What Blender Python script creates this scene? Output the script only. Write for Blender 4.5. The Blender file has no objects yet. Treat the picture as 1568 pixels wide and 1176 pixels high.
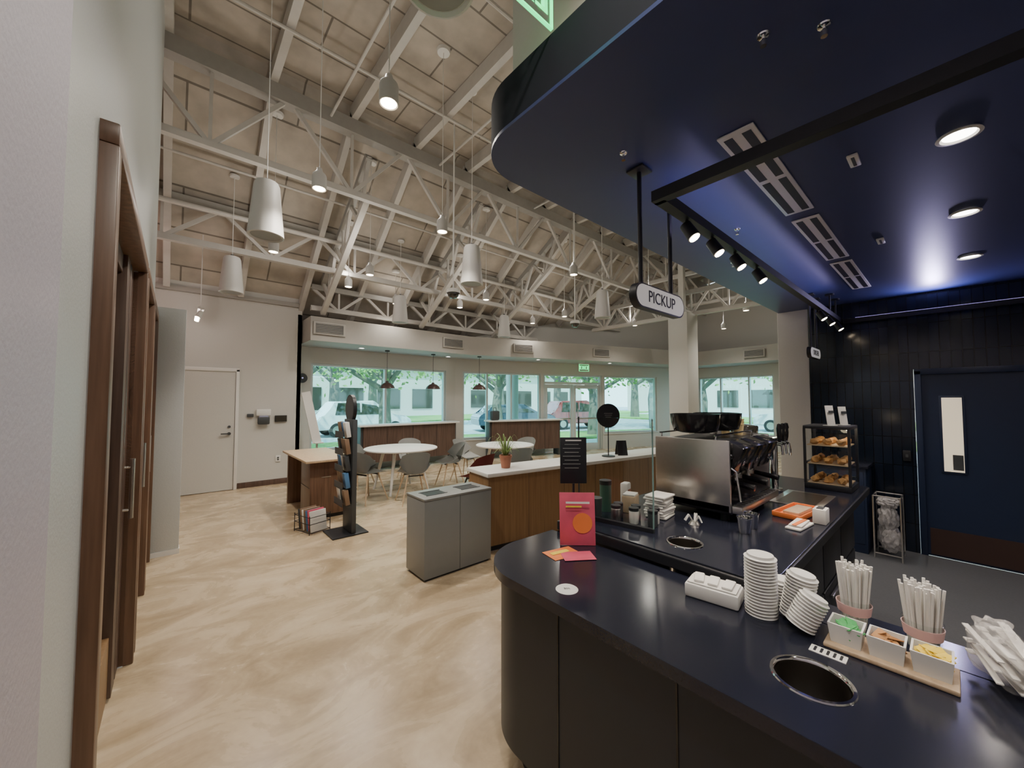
import bpy, bmesh, math, random
from mathutils import Vector, Matrix, noise
R=random.Random(7)
pi=math.pi
# ------------------------------------------------------------------ materials
def mat(name,col,rough=.5,metal=0.0,var=.06,nscale=12,bump=0.0,emit=0.0,ecol=None,coat=0.0,spec=.5):
    m=bpy.data.materials.new(name); m.use_nodes=True
    nt=m.node_tree; b=nt.nodes['Principled BSDF']
    tc=nt.nodes.new('ShaderNodeTexCoord'); n=nt.nodes.new('ShaderNodeTexNoise')
    n.inputs['Scale'].default_value=nscale; n.inputs['Detail'].default_value=4
    nt.links.new(tc.outputs['Object'],n.inputs['Vector'])
    mx=nt.nodes.new('ShaderNodeMix'); mx.data_type='RGBA'
    mx.inputs[6].default_value=(*[c*(1-var) for c in col],1)
    mx.inputs[7].default_value=(*[min(1,c*(1+var)) for c in col],1)
    nt.links.new(n.outputs['Fac'],mx.inputs[0]); nt.links.new(mx.outputs[2],b.inputs['Base Color'])
    b.inputs['Roughness'].default_value=rough; b.inputs['Metallic'].default_value=metal
    b.inputs['Coat Weight'].default_value=coat; b.inputs['Specular IOR Level'].default_value=spec
    if bump:
        bp=nt.nodes.new('ShaderNodeBump'); bp.inputs['Strength'].default_value=bump; bp.inputs['Distance'].default_value=.01
        nt.links.new(n.outputs['Fac'],bp.inputs['Height']); nt.links.new(bp.outputs[0],b.inputs['Normal'])
    if emit:
        b.inputs['Emission Color'].default_value=(*(ecol or col),1); b.inputs['Emission Strength'].default_value=emit
    return m
def glassmat(name,tint,gl=.08,rough=.0,face=.5):
    m=bpy.data.materials.new(name); m.use_nodes=True; nt=m.node_tree
    nt.nodes.remove(nt.nodes['Principled BSDF']); out=nt.nodes['Material Output']
    t=nt.nodes.new('ShaderNodeBsdfTransparent'); t.inputs[0].default_value=(*tint,1)
    g=nt.nodes.new('ShaderNodeBsdfGlossy'); g.inputs['Roughness'].default_value=rough
    fr=nt.nodes.new('ShaderNodeLayerWeight'); fr.inputs[0].default_value=.15
    mu=nt.nodes.new('ShaderNodeMath'); mu.operation='MULTIPLY_ADD'; mu.inputs[1].default_value=face; mu.inputs[2].default_value=gl
    nt.links.new(fr.outputs['Facing'],mu.inputs[0])
    mx=nt.nodes.new('ShaderNodeMixShader')
    nt.links.new(mu.outputs[0],mx.inputs[0]); nt.links.new(t.outputs[0],mx.inputs[1]); nt.links.new(g.outputs[0],mx.inputs[2])
    nt.links.new(mx.outputs[0],out.inputs['Surface']); return m
def floor_material():
    m=bpy.data.materials.new('polished_floor'); m.use_nodes=True; nt=m.node_tree; b=nt.nodes['Principled BSDF']
    tc=nt.nodes.new('ShaderNodeTexCoord'); mp=nt.nodes.new('ShaderNodeMapping')
    mp.inputs['Rotation'].default_value=(0,0,.75); mp.inputs['Scale'].default_value=(.9,1.7,1)
    n=nt.nodes.new('ShaderNodeTexNoise'); n.inputs['Scale'].default_value=1.5; n.inputs['Detail'].default_value=9; n.inputs['Roughness'].default_value=.58; n.inputs['Distortion'].default_value=1.3
    r=nt.nodes.new('ShaderNodeValToRGB'); e=r.color_ramp.elements
    e[0].position=.36; e[0].color=(.37,.275,.17,1); e[1].position=.66; e[1].color=(.63,.51,.355,1)
    k=e.new(.5); k.color=(.50,.385,.25,1)
    nt.links.new(tc.outputs['Object'],mp.inputs[0]); nt.links.new(mp.outputs[0],n.inputs['Vector']); nt.links.new(n.outputs['Fac'],r.inputs[0])
    n2=nt.nodes.new('ShaderNodeTexNoise'); n2.inputs['Scale'].default_value=30; n2.inputs['Detail'].default_value=5
    nt.links.new(tc.outputs['Object'],n2.inputs['Vector'])
    mx=nt.nodes.new('ShaderNodeMix'); mx.data_type='RGBA'; mx.blend_type='OVERLAY'; mx.inputs[0].default_value=.15
    nt.links.new(r.outputs[0],mx.inputs[6]); nt.links.new(n2.outputs['Fac'],mx.inputs[7]); nt.links.new(mx.outputs[2],b.inputs['Base Color'])
    mr=nt.nodes.new('ShaderNodeMapRange'); mr.inputs[3].default_value=.18; mr.inputs[4].default_value=.36
    nt.links.new(n.outputs['Fac'],mr.inputs[0]); nt.links.new(mr.outputs[0],b.inputs['Roughness'])
    return m
def brickmat(name,c1,c2,mortar,bw,bh,axes,rough,msize=.004,off=0.0,bump=.3,var=0):
    m=bpy.data.materials.new(name); m.use_nodes=True; nt=m.node_tree; b=nt.nodes['Principled BSDF']
    tc=nt.nodes.new('ShaderNodeTexCoord'); sp=nt.nodes.new('ShaderNodeSeparateXYZ'); cb=nt.nodes.new('ShaderNodeCombineXYZ')
    nt.links.new(tc.outputs['Object'],sp.inputs[0])
    nt.links.new(sp.outputs[axes[0]],cb.inputs[0]); nt.links.new(sp.outputs[axes[1]],cb.inputs[1])
    k=nt.nodes.new('ShaderNodeTexBrick'); k.offset=off; k.inputs['Scale'].default_value=1
    k.inputs['Color1'].default_value=(*c1,1); k.inputs['Color2'].default_value=(*c2,1); k.inputs['Mortar'].default_value=(*mortar,1)
    k.inputs['Mortar Size'].default_value=msize; k.inputs['Brick Width'].default_value=bw; k.inputs['Row Height'].default_value=bh
    nt.links.new(cb.outputs[0],k.inputs['Vector'])
    n=nt.nodes.new('ShaderNodeTexNoise'); n.inputs['Scale'].default_value=3; n.inputs['Detail'].default_value=6; nt.links.new(tc.outputs['Object'],n.inputs['Vector'])
    mx=nt.nodes.new('ShaderNodeMix'); mx.data_type='RGBA'; mx.blend_type='OVERLAY'; mx.inputs[0].default_value=var
    nt.links.new(k.outputs['Color'],mx.inputs[6]); nt.links.new(n.outputs['Fac'],mx.inputs[7]); nt.links.new(mx.outputs[2],b.inputs['Base Color'])
    b.inputs['Roughness'].default_value=rough
    bp=nt.nodes.new('ShaderNodeBump'); bp.invert=True; bp.inputs['Strength'].default_value=bump; bp.inputs['Distance'].default_value=.004
    nt.links.new(k.outputs['Fac'],bp.inputs['Height']); nt.links.new(bp.outputs[0],b.inputs['Normal'])
    return m
def woodmat(name,c1,c2,rough=.4):
    m=bpy.data.materials.new(name); m.use_nodes=True; nt=m.node_tree; b=nt.nodes['Principled BSDF']
    tc=nt.nodes.new('ShaderNodeTexCoord'); mp=nt.nodes.new('ShaderNodeMapping'); mp.inputs['Scale'].default_value=(40,40,2)
    n=nt.nodes.new('ShaderNodeTexNoise'); n.inputs['Scale'].default_value=1; n.inputs['Detail'].default_value=5
    r=nt.nodes.new('ShaderNodeValToRGB'); r.color_ramp.elements[0].position=.35; r.color_ramp.elements[1].position=.65
    r.color_ramp.elements[0].color=(*c1,1); r.color_ramp.elements[1].color=(*c2,1)
    nt.links.new(tc.outputs['Object'],mp.inputs[0]); nt.links.new(mp.outputs[0],n.inputs['Vector']); nt.links.new(n.outputs['Fac'],r.inputs[0])
    nt.links.new(r.outputs[0],b.inputs['Base Color']); b.inputs['Roughness'].default_value=rough; return m
def filmmat(name,col,op):
    m=bpy.data.materials.new(name); m.use_nodes=True; nt=m.node_tree; b=nt.nodes['Principled BSDF']
    b.inputs['Base Color'].default_value=(*col,1); b.inputs['Roughness'].default_value=.25; out=nt.nodes['Material Output']
    t=nt.nodes.new('ShaderNodeBsdfTransparent'); n=nt.nodes.new('ShaderNodeTexNoise'); n.inputs['Scale'].default_value=22
    tc=nt.nodes.new('ShaderNodeTexCoord'); nt.links.new(tc.outputs['Object'],n.inputs['Vector'])
    mr=nt.nodes.new('ShaderNodeMapRange'); mr.inputs[1].default_value=.35; mr.inputs[2].default_value=.65; mr.inputs[3].default_value=max(0,op-.15); mr.inputs[4].default_value=op+.15
    nt.links.new(n.outputs['Fac'],mr.inputs[0])
    bp=nt.nodes.new('ShaderNodeBump'); bp.inputs['Strength'].default_value=.5; bp.inputs['Distance'].default_value=.01; nt.links.new(n.outputs['Fac'],bp.inputs['Height']); nt.links.new(bp.outputs[0],b.inputs['Normal'])
    mx=nt.nodes.new('ShaderNodeMixShader'); nt.links.new(mr.outputs[0],mx.inputs[0]); nt.links.new(t.outputs[0],mx.inputs[1]); nt.links.new(b.outputs[0],mx.inputs[2]); nt.links.new(mx.outputs[0],out.inputs['Surface'])
    return m

WALL=mat('wall_paint',(.57,.56,.525),.55,var=.03,nscale=60,bump=.08)
WALL_L=mat('wall_paint_left',(.55,.575,.57),.4,var=.03,nscale=90,bump=.12)
WALL_L_LIT=mat('wall_left_lit_lilac',(.60,.56,.65),.5,var=.03,nscale=90,bump=.12)  # lilac paints in the lighting difference on the near left wall
SOFF=mat('soffit_paint',(.36,.345,.315),.6,var=.03)
FLOOR=floor_material()
BARFLOOR=mat('bar_floor_vinyl',(.085,.09,.10),.5,var=.25,nscale=80)
DECK=brickmat('roof_deck',(.45,.405,.345),(.40,.36,.305),(.17,.15,.125),2.4,.55,(0,1),.75,msize=.012,off=.5,var=.45)
TRUSS=mat('truss_paint',(.54,.52,.485),.5,var=.08)
BEAMD=mat('beam_paint',(.33,.32,.295),.55,var=.1)
NAVYC=mat('canopy_navy',(.030,.042,.125),.42,var=.05,spec=.5)
BLACK=mat('black_paint',(.012,.013,.017),.45,var=.1)
FASC=mat('canopy_fascia',(.016,.018,.025),.85,var=.1,spec=.15)
BLACKG=mat('black_gloss',(.010,.010,.012),.15,var=.1)
BODY=mat('counter_panel',(.013,.018,.027),.42,var=.12)
TOP=mat('counter_quartz',(.014,.016,.028),.16,var=.3,nscale=150,spec=.55)
TILE=brickmat('navy_tile',(.007,.011,.020),(.011,.016,.030),(.003,.004,.007),.075,.30,(1,2),.16,msize=.004,bump=.6)
DOORN=mat('navy_door',(.011,.021,.055),.4,var=.06)
BROWNK=mat('kick_plate',(.06,.035,.03),.4,metal=.3)
STEEL=mat('brushed_steel',(.62,.60,.57),.28,metal=1,var=.06,nscale=40)
CHROME=mat('chrome',(.8,.8,.8),.08,metal=1,var=.02)
ALU=mat('window_aluminium',(.60,.66,.66),.4,metal=.3,var=.03)
WHITE=mat('white_plastic',(.74,.73,.70),.4,var=.03)
PAPER=mat('white_paper',(.80,.78,.74),.7,var=.04)
PEND=mat('pendant_white',(.56,.55,.53),.5,var=.03)
GREYB=mat('bin_grey',(.235,.245,.24),.4,var=.04)
WOODB=woodmat('wood_brown',(.115,.062,.038),(.19,.105,.066),.35)
WOODD=woodmat('wood_dark',(.070,.042,.033),(.12,.073,.055),.4)
WOODO=woodmat('wood_orange',(.22,.125,.055),(.29,.17,.08),.45)
WOODL=woodmat('wood_light',(.50,.36,.23),(.60,.45,.30),.45)
CHAIRG=mat('chair_grey',(.28,.285,.275),.6,var=.05)
DARKG=mat('dark_grey',(.05,.055,.06),.5,var=.1)
DGLASS=mat('dark_glass',(.05,.045,.035),.06,var=.2,nscale=2,spec=.9)
RED=mat('maroon_fabric',(.14,.028,.03),.7,var=.1)
PINK=mat('pink_print',(.66,.10,.17),.4,var=.35,nscale=9)
ORANGE=mat('orange_plastic',(.85,.23,.06),.45,var=.1)
YELLOW=mat('yellow_packets',(.85,.62,.06),.6,var=.2,nscale=60)
GREEN=mat('green_packets',(.06,.36,.10),.6,var=.3,nscale=60)
BROWNP=mat('brown_packets',(.45,.22,.08),.6,var=.3,nscale=60)
PINKW=mat('pink_wrap',(.80,.52,.50),.5,var=.1)
TERRA=mat('terracotta',(.42,.17,.10),.6,var=.1)
LEAF=mat('plant_leaf',(.20,.30,.09),.5,var=.3)
GREENE=mat('exit_green',(.02,.75,.25),.3,emit=2.5,ecol=(.02,.9,.25))
LAMP=mat('lamp_warm',(1,.85,.6),.4,emit=30,ecol=(1,.80,.55))
LAMPW=mat('lamp_white',(1,.95,.88),.4,emit=14,ecol=(1,.93,.85))
DOME=mat('dome_lamp',(.06,.03,.025),.35,var=.1)
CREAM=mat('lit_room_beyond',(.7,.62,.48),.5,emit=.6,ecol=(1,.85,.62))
PASTRY=mat('pastry',(.50,.25,.08),.6,var=.4,nscale=40)
FILM=filmmat('plastic_film',(.80,.77,.75),.22)
CLOTH=filmmat('white_bag_plastic',(.50,.49,.50),.6)
WGLASS=glassmat('window_glass',(.72,.98,.99),.03)
CGLASS=glassmat('clear_glass',(.95,.97,.96),.02,face=.25)
ASPH=mat('asphalt',(.45,.46,.46),.9,var=.12,nscale=3)
CONC=mat('concrete_walk',(.66,.66,.63),.9,var=.08,nscale=3)
GRASS=mat('grass',(.20,.36,.09),.9,var=.4,nscale=4)
BARK=mat('bark',(.20,.17,.14),.9,var=.3,nscale=8,bump=.5)
TLEAF=mat('tree_leaves',(.27,.44,.12),.6,var=.6,nscale=1.2)
CARW=mat('car_white',(.8,.8,.8),.2,coat=1); CARD=mat('car_dark',(.05,.07,.10),.2,coat=1); CARR=mat('car_red',(.35,.05,.05),.2,coat=1)
TIRE=mat('tire',(.02,.02,.02),.8)
BRICKB=mat('far_building',(.62,.58,.52),.8,var=.1)

# ------------------------------------------------------------------ builder
class B:
    def __init__(s): s.bm=bmesh.new(); s.mats=[]; s.M=Matrix()
    def add(s,t,m,X=None):
        X=s.M@(X or Matrix())
        if m not in s.mats: s.mats.append(m)
        i=s.mats.index(m); t.verts.index_update()
        vs=[s.bm.verts.new(X@v.co) for v in t.verts]
        for f in t.faces:
            try:
                nf=s.bm.faces.new([vs[v.index] for v in f.verts]); nf.material_index=i; nf.smooth=True
            except ValueError: pass
        t.free()
    def box(s,c,sz,m,bev=0,rz=0,rx=0,ry=0,seg=2):
        t=bmesh.new(); bmesh.ops.create_cube(t,size=1)
        for v in t.verts: v.co=Vector((v.co.x*sz[0],v.co.y*sz[1],v.co.z*sz[2]))
        if bev: bmesh.ops.bevel(t,geom=t.edges[:],offset=min(bev,min(sz)*.49),segments=seg,affect='EDGES',profile=.5)
        X=Matrix.Translation(c)@Matrix.Rotation(rz,4,'Z')@Matrix.Rotation(ry,4,'Y')@Matrix.Rotation(rx,4,'X')
        s.add(t,m,X)
    def bx(s,x0,x1,y0,y1,z0,z1,m,bev=0):
        s.box(((x0+x1)/2,(y0+y1)/2,(z0+z1)/2),(abs(x1-x0),abs(y1-y0),abs(z1-z0)),m,bev)
    def fr(s,p0,p1):
        p0=Vector(p0);p1=Vector(p1); d=(p1-p0); L=d.length; d.normalize()
        up=Vector((0,0,1)) if abs(d.z)<.99 else Vector((0,1,0))
        y=up.cross(d).normalized(); z=d.cross(y)
        X=Matrix(((d.x,y.x,z.x,p0.x),(d.y,y.y,z.y,p0.y),(d.z,y.z,z.z,p0.z),(0,0,0,1)))
        return X,L
    def beam(s,p0,p1,w,h,m):
        X,L=s.fr(p0,p1); t=bmesh.new(); bmesh.ops.create_cube(t,size=1)
        for v in t.verts: v.co=Vector(((v.co.x+.5)*L,v.co.y*w,v.co.z*h))
        s.add(t,m,X)
    def cyl(s,p0,p1,r0,m,r1=None,seg=20):
        r1=r0 if r1 is None else r1
        X,L=s.fr(p0,p1); t=bmesh.new(); A=[];Bv=[]
        for i in range(seg):
            a=2*pi*i/seg; A.append(t.verts.new((0,r0*math.cos(a),r0*math.sin(a)))); Bv.append(t.verts.new((L,r1*math.cos(a),r1*math.sin(a))))
        for i in range(seg):
            j=(i+1)%seg; t.faces.new((A[i],A[j],Bv[j],Bv[i]))
        t.faces.new(A[::-1]); t.faces.new(Bv)
        s.add(t,m,X)
    def lathe(s,prof,m,at=(0,0,0),seg=32,X=None):
        t=bmesh.new(); rings=[]
        for r,z in prof:
            if r<1e-6: rings.append([t.verts.new((0,0,z))])
            else: rings.append([t.verts.new((r*math.cos(2*pi*i/seg),r*math.sin(2*pi*i/seg),z)) for i in range(seg)])
        for a,b in zip(rings,rings[1:]):
            for i in range(seg):
                j=(i+1)%seg
                if len(a)==1 and len(b)==1: continue
                if len(a)==1: t.faces.new((a[0],b[j],b[i]))
                elif len(b)==1: t.faces.new((a[i],a[j],b[0]))
                else: t.faces.new((a[i],a[j],b[j],b[i]))
        s.add(t,m,Matrix.Translation(at)@(X or Matrix()))
    def sph(s,c,sc,m,sub=2,jit=0,seed=0,rz=0,fr=2.1):
        t=bmesh.new(); bmesh.ops.create_icosphere(t,subdivisions=sub,radius=1)
        for v in t.verts:
            k=1+jit*noise.noise(v.co*fr+Vector((seed,seed*1.7,0)))*2
            v.co=Vector((v.co.x*sc[0]*k,v.co.y*sc[1]*k,v.co.z*sc[2]*k))
        s.add(t,m,Matrix.Translation(c)@Matrix.Rotation(rz,4,'Z'))
    def prism(s,poly,z0,z1,m,bev=0):
        t=bmesh.new(); a=[t.verts.new((x,y,z0)) for x,y in poly]; b=[t.verts.new((x,y,z1)) for x,y in poly]; n=len(poly)
        t.faces.new(a[::-1]); top=t.faces.new(b)
        for i in range(n): t.faces.new((a[i],a[(i+1)%n],b[(i+1)%n],b[i]))
        if bev:
            bmesh.ops.bevel(t,geom=list(top.edges),offset=bev,segments=2,affect='EDGES',profile=.5)
        s.add(t,m)
    def tube(s,pts,r,m,seg=8):
        for a,b in zip(pts,pts[1:]): s.cyl(a,b,r,m,seg=seg)
        for p in pts[1:-1]: s.sph(p,(r,r,r),m,sub=1)
    def raw(s,verts,faces,m):
        t=bmesh.new(); v=[t.verts.new(p) for p in verts]
        for f in faces: t.faces.new([v[i] for i in f])
        s.add(t,m)
    def text(s,body,size,m,X,ext=.001):
        cu=bpy.data.curves.new('txt','FONT'); cu.body=body; cu.size=size; cu.align_x='CENTER'; cu.align_y='CENTER'; cu.extrude=ext
        o=bpy.data.objects.new('txt',cu); bpy.context.scene.collection.objects.link(o)
        me=bpy.data.meshes.new_from_object(o); t=bmesh.new(); t.from_mesh(me); s.add(t,m,X)
        bpy.data.objects.remove(o); bpy.data.curves.remove(cu); bpy.data.meshes.remove(me)
    def mesh(s,name):
        bmesh.ops.recalc_face_normals(s.bm,faces=s.bm.faces[:])
        me=bpy.data.meshes.new(name); s.bm.to_mesh(me); s.bm.free()
        for m in s.mats: me.materials.append(m)
        me.set_sharp_from_angle(angle=.6); return me
    def done(s,name,loc=(0,0,0),rz=0):
        return place(s.mesh(name),name,loc,rz)
def place(me,name,loc=(0,0,0),rz=0,sc=1):
    o=bpy.data.objects.new(name,me); o.location=loc; o.rotation_euler=(0,0,rz); o.scale=(sc,sc,sc)
    bpy.context.scene.collection.objects.link(o); return o
def cut(o,x,y,r,z0,z1):
    b=B(); b.cyl((x,y,z0),(x,y,z1),r,BLACK,seg=48); c=b.done('cutter')
    md=o.modifiers.new('hole','BOOLEAN'); md.operation='DIFFERENCE'; md.object=c; md.solver='EXACT'
    bpy.context.view_layer.update(); dg=bpy.context.evaluated_depsgraph_get()
    me=bpy.data.meshes.new_from_object(o.evaluated_get(dg)); o.modifiers.clear()
    for p in me.polygons: p.use_smooth=False
    if len(me.polygons)>4: o.data=me
    bpy.data.objects.remove(c)
def light(kind,name,loc,power,col,parent=None,size=.05,angle=100,blend=.6,rot=(0,0,0),sy=None):
    l=bpy.data.lights.new(name,kind); l.energy=power; l.color=col
    if kind=='AREA':
        l.size=size
        if sy: l.shape='RECTANGLE'; l.size_y=sy
    elif kind=='SUN': l.angle=.02
    else: l.shadow_soft_size=size
    if kind=='SPOT': l.spot_size=math.radians(angle); l.spot_blend=blend
    o=bpy.data.objects.new(name,l); o.location=loc; o.rotation_euler=rot
    bpy.context.scene.collection.objects.link(o)
    if parent:
        o.parent=parent; o.matrix_parent_inverse=Matrix()
        o.location=Vector(loc)-parent.location
    return o
def wx(b,p0,p1):  # local frame along a wall on plan
    p0=Vector((*p0,0));p1=Vector((*p1,0)); d=(p1-p0); L=d.length; a=math.atan2(d.y,d.x)
    b.M=Matrix.Translation(p0)@Matrix.Rotation(a,4,'Z'); return L,a
DZ=5.85; SL=.776
def dz(y): return DZ if y<5.6 else DZ-SL*(y-5.6)

# ------------------------------------------------------------------ room shell
b=B(); b.prism([(-2.3,-3.7),(6.05,-3.7),(6.05,1.5),(13.75,1.5),(14.25,6.4),(12.8,6.85),(5.77,9.02),(1.85,9.02),(1.85,8.6),(-2.3,8.6)],-.12,0,FLOOR)
b.done('floor')
b=B(); b.bx(1.9,5.86,-3.5,1.15,.0,.006,BARFLOOR); b.done('floor_bar')

OPS=[(1.77,3.32),(3.52,4.4),(4.55,5.25)]
b=B() # left wall with three openings
x0,x1=-.36,-.2; H=2.4
b.bx(x0,x1,-3.6,5.5,H,DZ+.05,WALL_L)
for y0,y1 in [(-3.6,1.77),(3.32,3.52),(4.4,4.55),(5.25,5.5)]: b.bx(x0,x1,y0,y1,0,H,WALL_L)
b.done('wall_left')
b=B(); b.bx(-.21,-.165,-3.55,1.08,0,DZ,WALL_L_LIT,bev=.02); b.done('wall_left_pilaster')  # near wall step; its lilac colour is painted light
b=B(); b.bx(-.2,-.185,1.1,1.69,0,.1,WHITE,bev=.004); b.bx(-.2,-.185,3.4,3.44,0,.1,WHITE,bev=.004); b.done('baseboard_left')
for i,(y0,y1) in enumerate(OPS):
    b=B(); f=.07
    b.bx(-.33,-.155,y0-f,y0,0,H,WOODB,bev=.006); b.bx(-.33,-.155,y1,y1+f-.02,0,H,WOODB,bev=.006); b.bx(-.33,-.155,y0-f,y1+f-.02,H,H+.07,WOODB,bev=.006)
    b.bx(-.30,-.24,y0,y0+.11,.02,H,WOODD,bev=.004); b.bx(-.30,-.22,y1-.16,y1,.02,H,WOODD,bev=.004)
    b.bx(-.30,-.22,y1-.34,y1-.2,.02,H,WOODD,bev=.004)
    b.bx(-.30,-.235,y0+.11,y1-.16,.02,.34,WOODO,bev=.004); b.bx(-.30,-.24,y0+.11,y1-.16,H-.1,H,WOODD,bev=.004)
    b.bx(-.275,-.265,y0+.11,y1-.16,.34,H-.1,DGLASS)
    yh=y1-.10
    b.cyl((-.185,yh,.9),(-.185,yh,1.25),.012,STEEL,seg=12); b.cyl((-.22,yh,.95),(-.185,yh,.95),.008,STEEL,seg=8); b.cyl((-.22,yh,1.2),(-.185,yh,1.2),.008,STEEL,seg=8)
    b.done('door_%d'%(i+4))
b=B(); b.bx(-.2,.06,5.36,5.5,0,2.56,WALL_L,bev=.005); b.bx(-.185,.065,5.355,5.505,0,.05,WHITE); b.done('wall_end_panel')
b=B(); b.bx(-2.3,-.36,5.4,5.5,0,DZ+.05,WALL); b.done('wall_alcove')
b=B(); L,a=wx(b,(-2.3,5.5),(-2.3,8.5))
b.raw([(0,0,0),(L,0,0),(L,0,dz(8.5)+.1),(.1,0,DZ+.1),(0,0,DZ+.1),(0,.1,0),(L,.1,0),(L,.1,dz(8.5)+.1),(.1,.1,DZ+.1),(0,.1,DZ+.1)],
      [(0,1,2,3,4),(9,8,7,6,5),(0,5,6,1),(1,6,7,2),(2,7,8,3),(3,8,9,4),(4,9,5,0)],WALL); b.done('wall_far_left')

def facade(name,p0,p1,ops,m=WALL,th=.18):
    b=B(); L,a=wx(b,p0,p1)
    yw=lambda s: p0[1]+(p1[1]-p0[1])*s/L
    def pc(s0,s1,z0,z1=None):
        ta=z1 if z1 else dz(yw(s0))+.08; tb=z1 if z1 else dz(yw(s1))+.08
        b.raw([(s0,0,z0),(s1,0,z0),(s1,0,tb),(s0,0,ta),(s0,th,z0),(s1,th,z0),(s1,th,tb),(s0,th,ta)],
          [(0,1,2,3),(7,6,5,4),(0,4,5,1),(1,5,6,2),(2,6,7,3),(3,7,4,0)],m)
    cur=0
    for s0,s1,z0,z1 in ops:
        pc(cur,s0,0); pc(s0,s1,z1)
        if z0>0: pc(s0,s1,0,z0)
        cur=s1
    pc(cur,L,0); b.done(name); return L
def window(name,p0,p1,s0,s1,z0,z1,mull=[],trans=[]):
    b=B(); wx(b,p0,p1); f=.05
    b.bx(s0+.002,s0+f,.03,.13,z0,z1,ALU,.004); b.bx(s1-f,s1-.002,.03,.13,z0,z1,ALU,.004)
    b.bx(s0+f,s1-f,.03,.13,z0+.002,z0+f,ALU,.004); b.bx(s0+f,s1-f,.03,.13,z1-f,z1-.002,ALU,.004)
    for q in mull: b.bx(q-.025,q+.025,.03,.13,z0+f,z1-f,ALU,.004)
    for q in trans: b.bx(s0+f,s1-f,.035,.125,q-.02,q+.02,ALU,.004)
    b.bx(s0+f,s1-f,.075,.083,z0+f,z1-f,WGLASS)
    b.bx(s0-.03,s1+.03,-.03,.028,z0-.03,z0,WHITE,.004)
    b.done(name)
WH=2.38
facade('wall_back_left',(-2.3,8.5),(1.85,8.5),[])
b=B(); b.bx(1.78,1.85,8.5,8.95,0,dz(8.9),WALL); b.done('wall_return')
P1,P2=(1.85,8.95),(5.75,8.97); facade('wall_back',P1,P2,[(.29,3.61,.5,WH)]); window('window_1',P1,P2,.29,3.61,.5,WH,[1.95])
P3,P4=(5.75,8.97),(12.75,6.8); L=7.33
facade('wall_front_entrance',P3,P4,[(.22,2.66,.5,WH),(2.76,4.93,0,WH),(5.0,7.26,.5,WH)])
window('window_2',P3,P4,.22,2.66,.5,WH,[.95,1.7]); window('window_3',P3,P4,5.0,7.26,.5,WH,[])
P5=(14.2,6.35); facade('wall_corner',P4,P5,[])
P6=(13.7,1.5); facade('wall_right_window',P5,P6,[(.34,2.73,.45,WH)]); window('window_4',P5,P6,.34,2.73,.45,WH,[1.1,2.0])
b=B(); wx(b,P3,P4); s0,s1=2.76,4.93
for q0,q1 in [(s0,s0+.06),(s1-.06,s1)]: b.bx(q0,q1,.03,.15,0,WH,ALU,.004)
b.bx(s0+.06,s1-.06,.03,.15,WH-.05,WH,ALU,.004); b.bx(s0+.06,s1-.06,.03,.15,2.08,2.15,ALU,.004)
b.bx(s0+.06,s1-.06,.08,.088,2.15,WH-.05,WGLASS)
mid=(s0+s1)/2
for q0,q1,hx in [(s0+.07,mid-.01,mid-.14),(mid+.01,s1-.07,mid+.14)]:
    b.bx(q0,q0+.09,.05,.10,.01,2.07,ALU,.006); b.bx(q1-.09,q1,.05,.10,.01,2.07,ALU,.006)
    b.bx(q0+.09,q1-.09,.05,.10,.01,.22,ALU,.006); b.bx(q0+.09,q1-.09,.05,.10,1.95,2.07,ALU,.006)
    b.bx(q0+.09,q1-.09,.072,.078,.22,1.95,WGLASS)
    b.bx(q0+.09,q1-.09,.0,.03,.98,1.03,STEEL,.01)
    b.cyl((hx,.0,.85),(hx,.0,1.3),.015,STEEL,seg=10)
b.done('door_2')
facade('wall_right_lobby',(13.7,1.5),(6.04,1.5),[],WALL)
b=B(); b.bx(5.87,6.03,-3.6,.27,1.92,2.76,TILE); b.bx(5.87,6.03,.27,1.15,0,2.76,TILE); b.bx(5.87,6.03,-3.6,-.85,0,1.92,TILE); b.done('wall_right')
b=B(); b.bx(5.87,6.03,1.15,1.48,0,5.8,WALL,.02); b.done('wall_right_white')
b=B(); b.bx(-.36,6.05,-3.72,-3.6,0,DZ,WALL); b.done('wall_behind')
b=B(); b.bx(1.14,5.86,-3.6,1.30,2.942,DZ,WALL); b.done('wall_bulkhead')
b=B() # navy door
b.bx(5.84,5.95,.215,.265,0,1.9,DOORN,.004); b.bx(5.84,5.95,-.85,-.80,0,1.9,DOORN,.004); b.bx(5.84,5.95,-.85,.265,1.86,1.92,DOORN,.004)
b.bx(5.865,5.91,-.8,.215,.01,1.86,DOORN); b.bx(5.858,5.866,-.78,.195,.03,.29,BROWNK)
b.bx(5.855,5.87,-.075,.10,.86,1.64,DOORN,.004); b.bx(5.85,5.858,-.055,.08,.88,1.62,CREAM)
b.bx(5.845,5.85,-.05,.02,.9,1.05,DARKG); b.cyl((5.82,-.68,.95),(5.82,-.68,1.15),.012,STEEL,seg=10)
b.cyl((5.82,-.68,.96),(5.87,-.68,.96),.008,STEEL,seg=8); b.cyl((5.82,-.68,1.14),(5.87,-.68,1.14),.008,STEEL,seg=8)
b.done('door_3')
b=B(); b.bx(5.85,5.87,.31,.37,.95,1.06,BLACK,.004); b.bx(5.843,5.85,.33,.35,.99,1.02,DARKG); b.done('light_switch')
b=B(); X0,X1=.03,.80
b.bx(X0-.05,X0,8.44,8.5,0,2.14,WHITE,.005); b.bx(X1,X1+.05,8.44,8.5,0,2.14,WHITE,.005); b.bx(X0-.05,X1+.05,8.44,8.5,2.10,2.16,WHITE,.005)
b.bx(X0+.005,X1-.005,8.46,8.499,.01,2.1,WALL)
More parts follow.
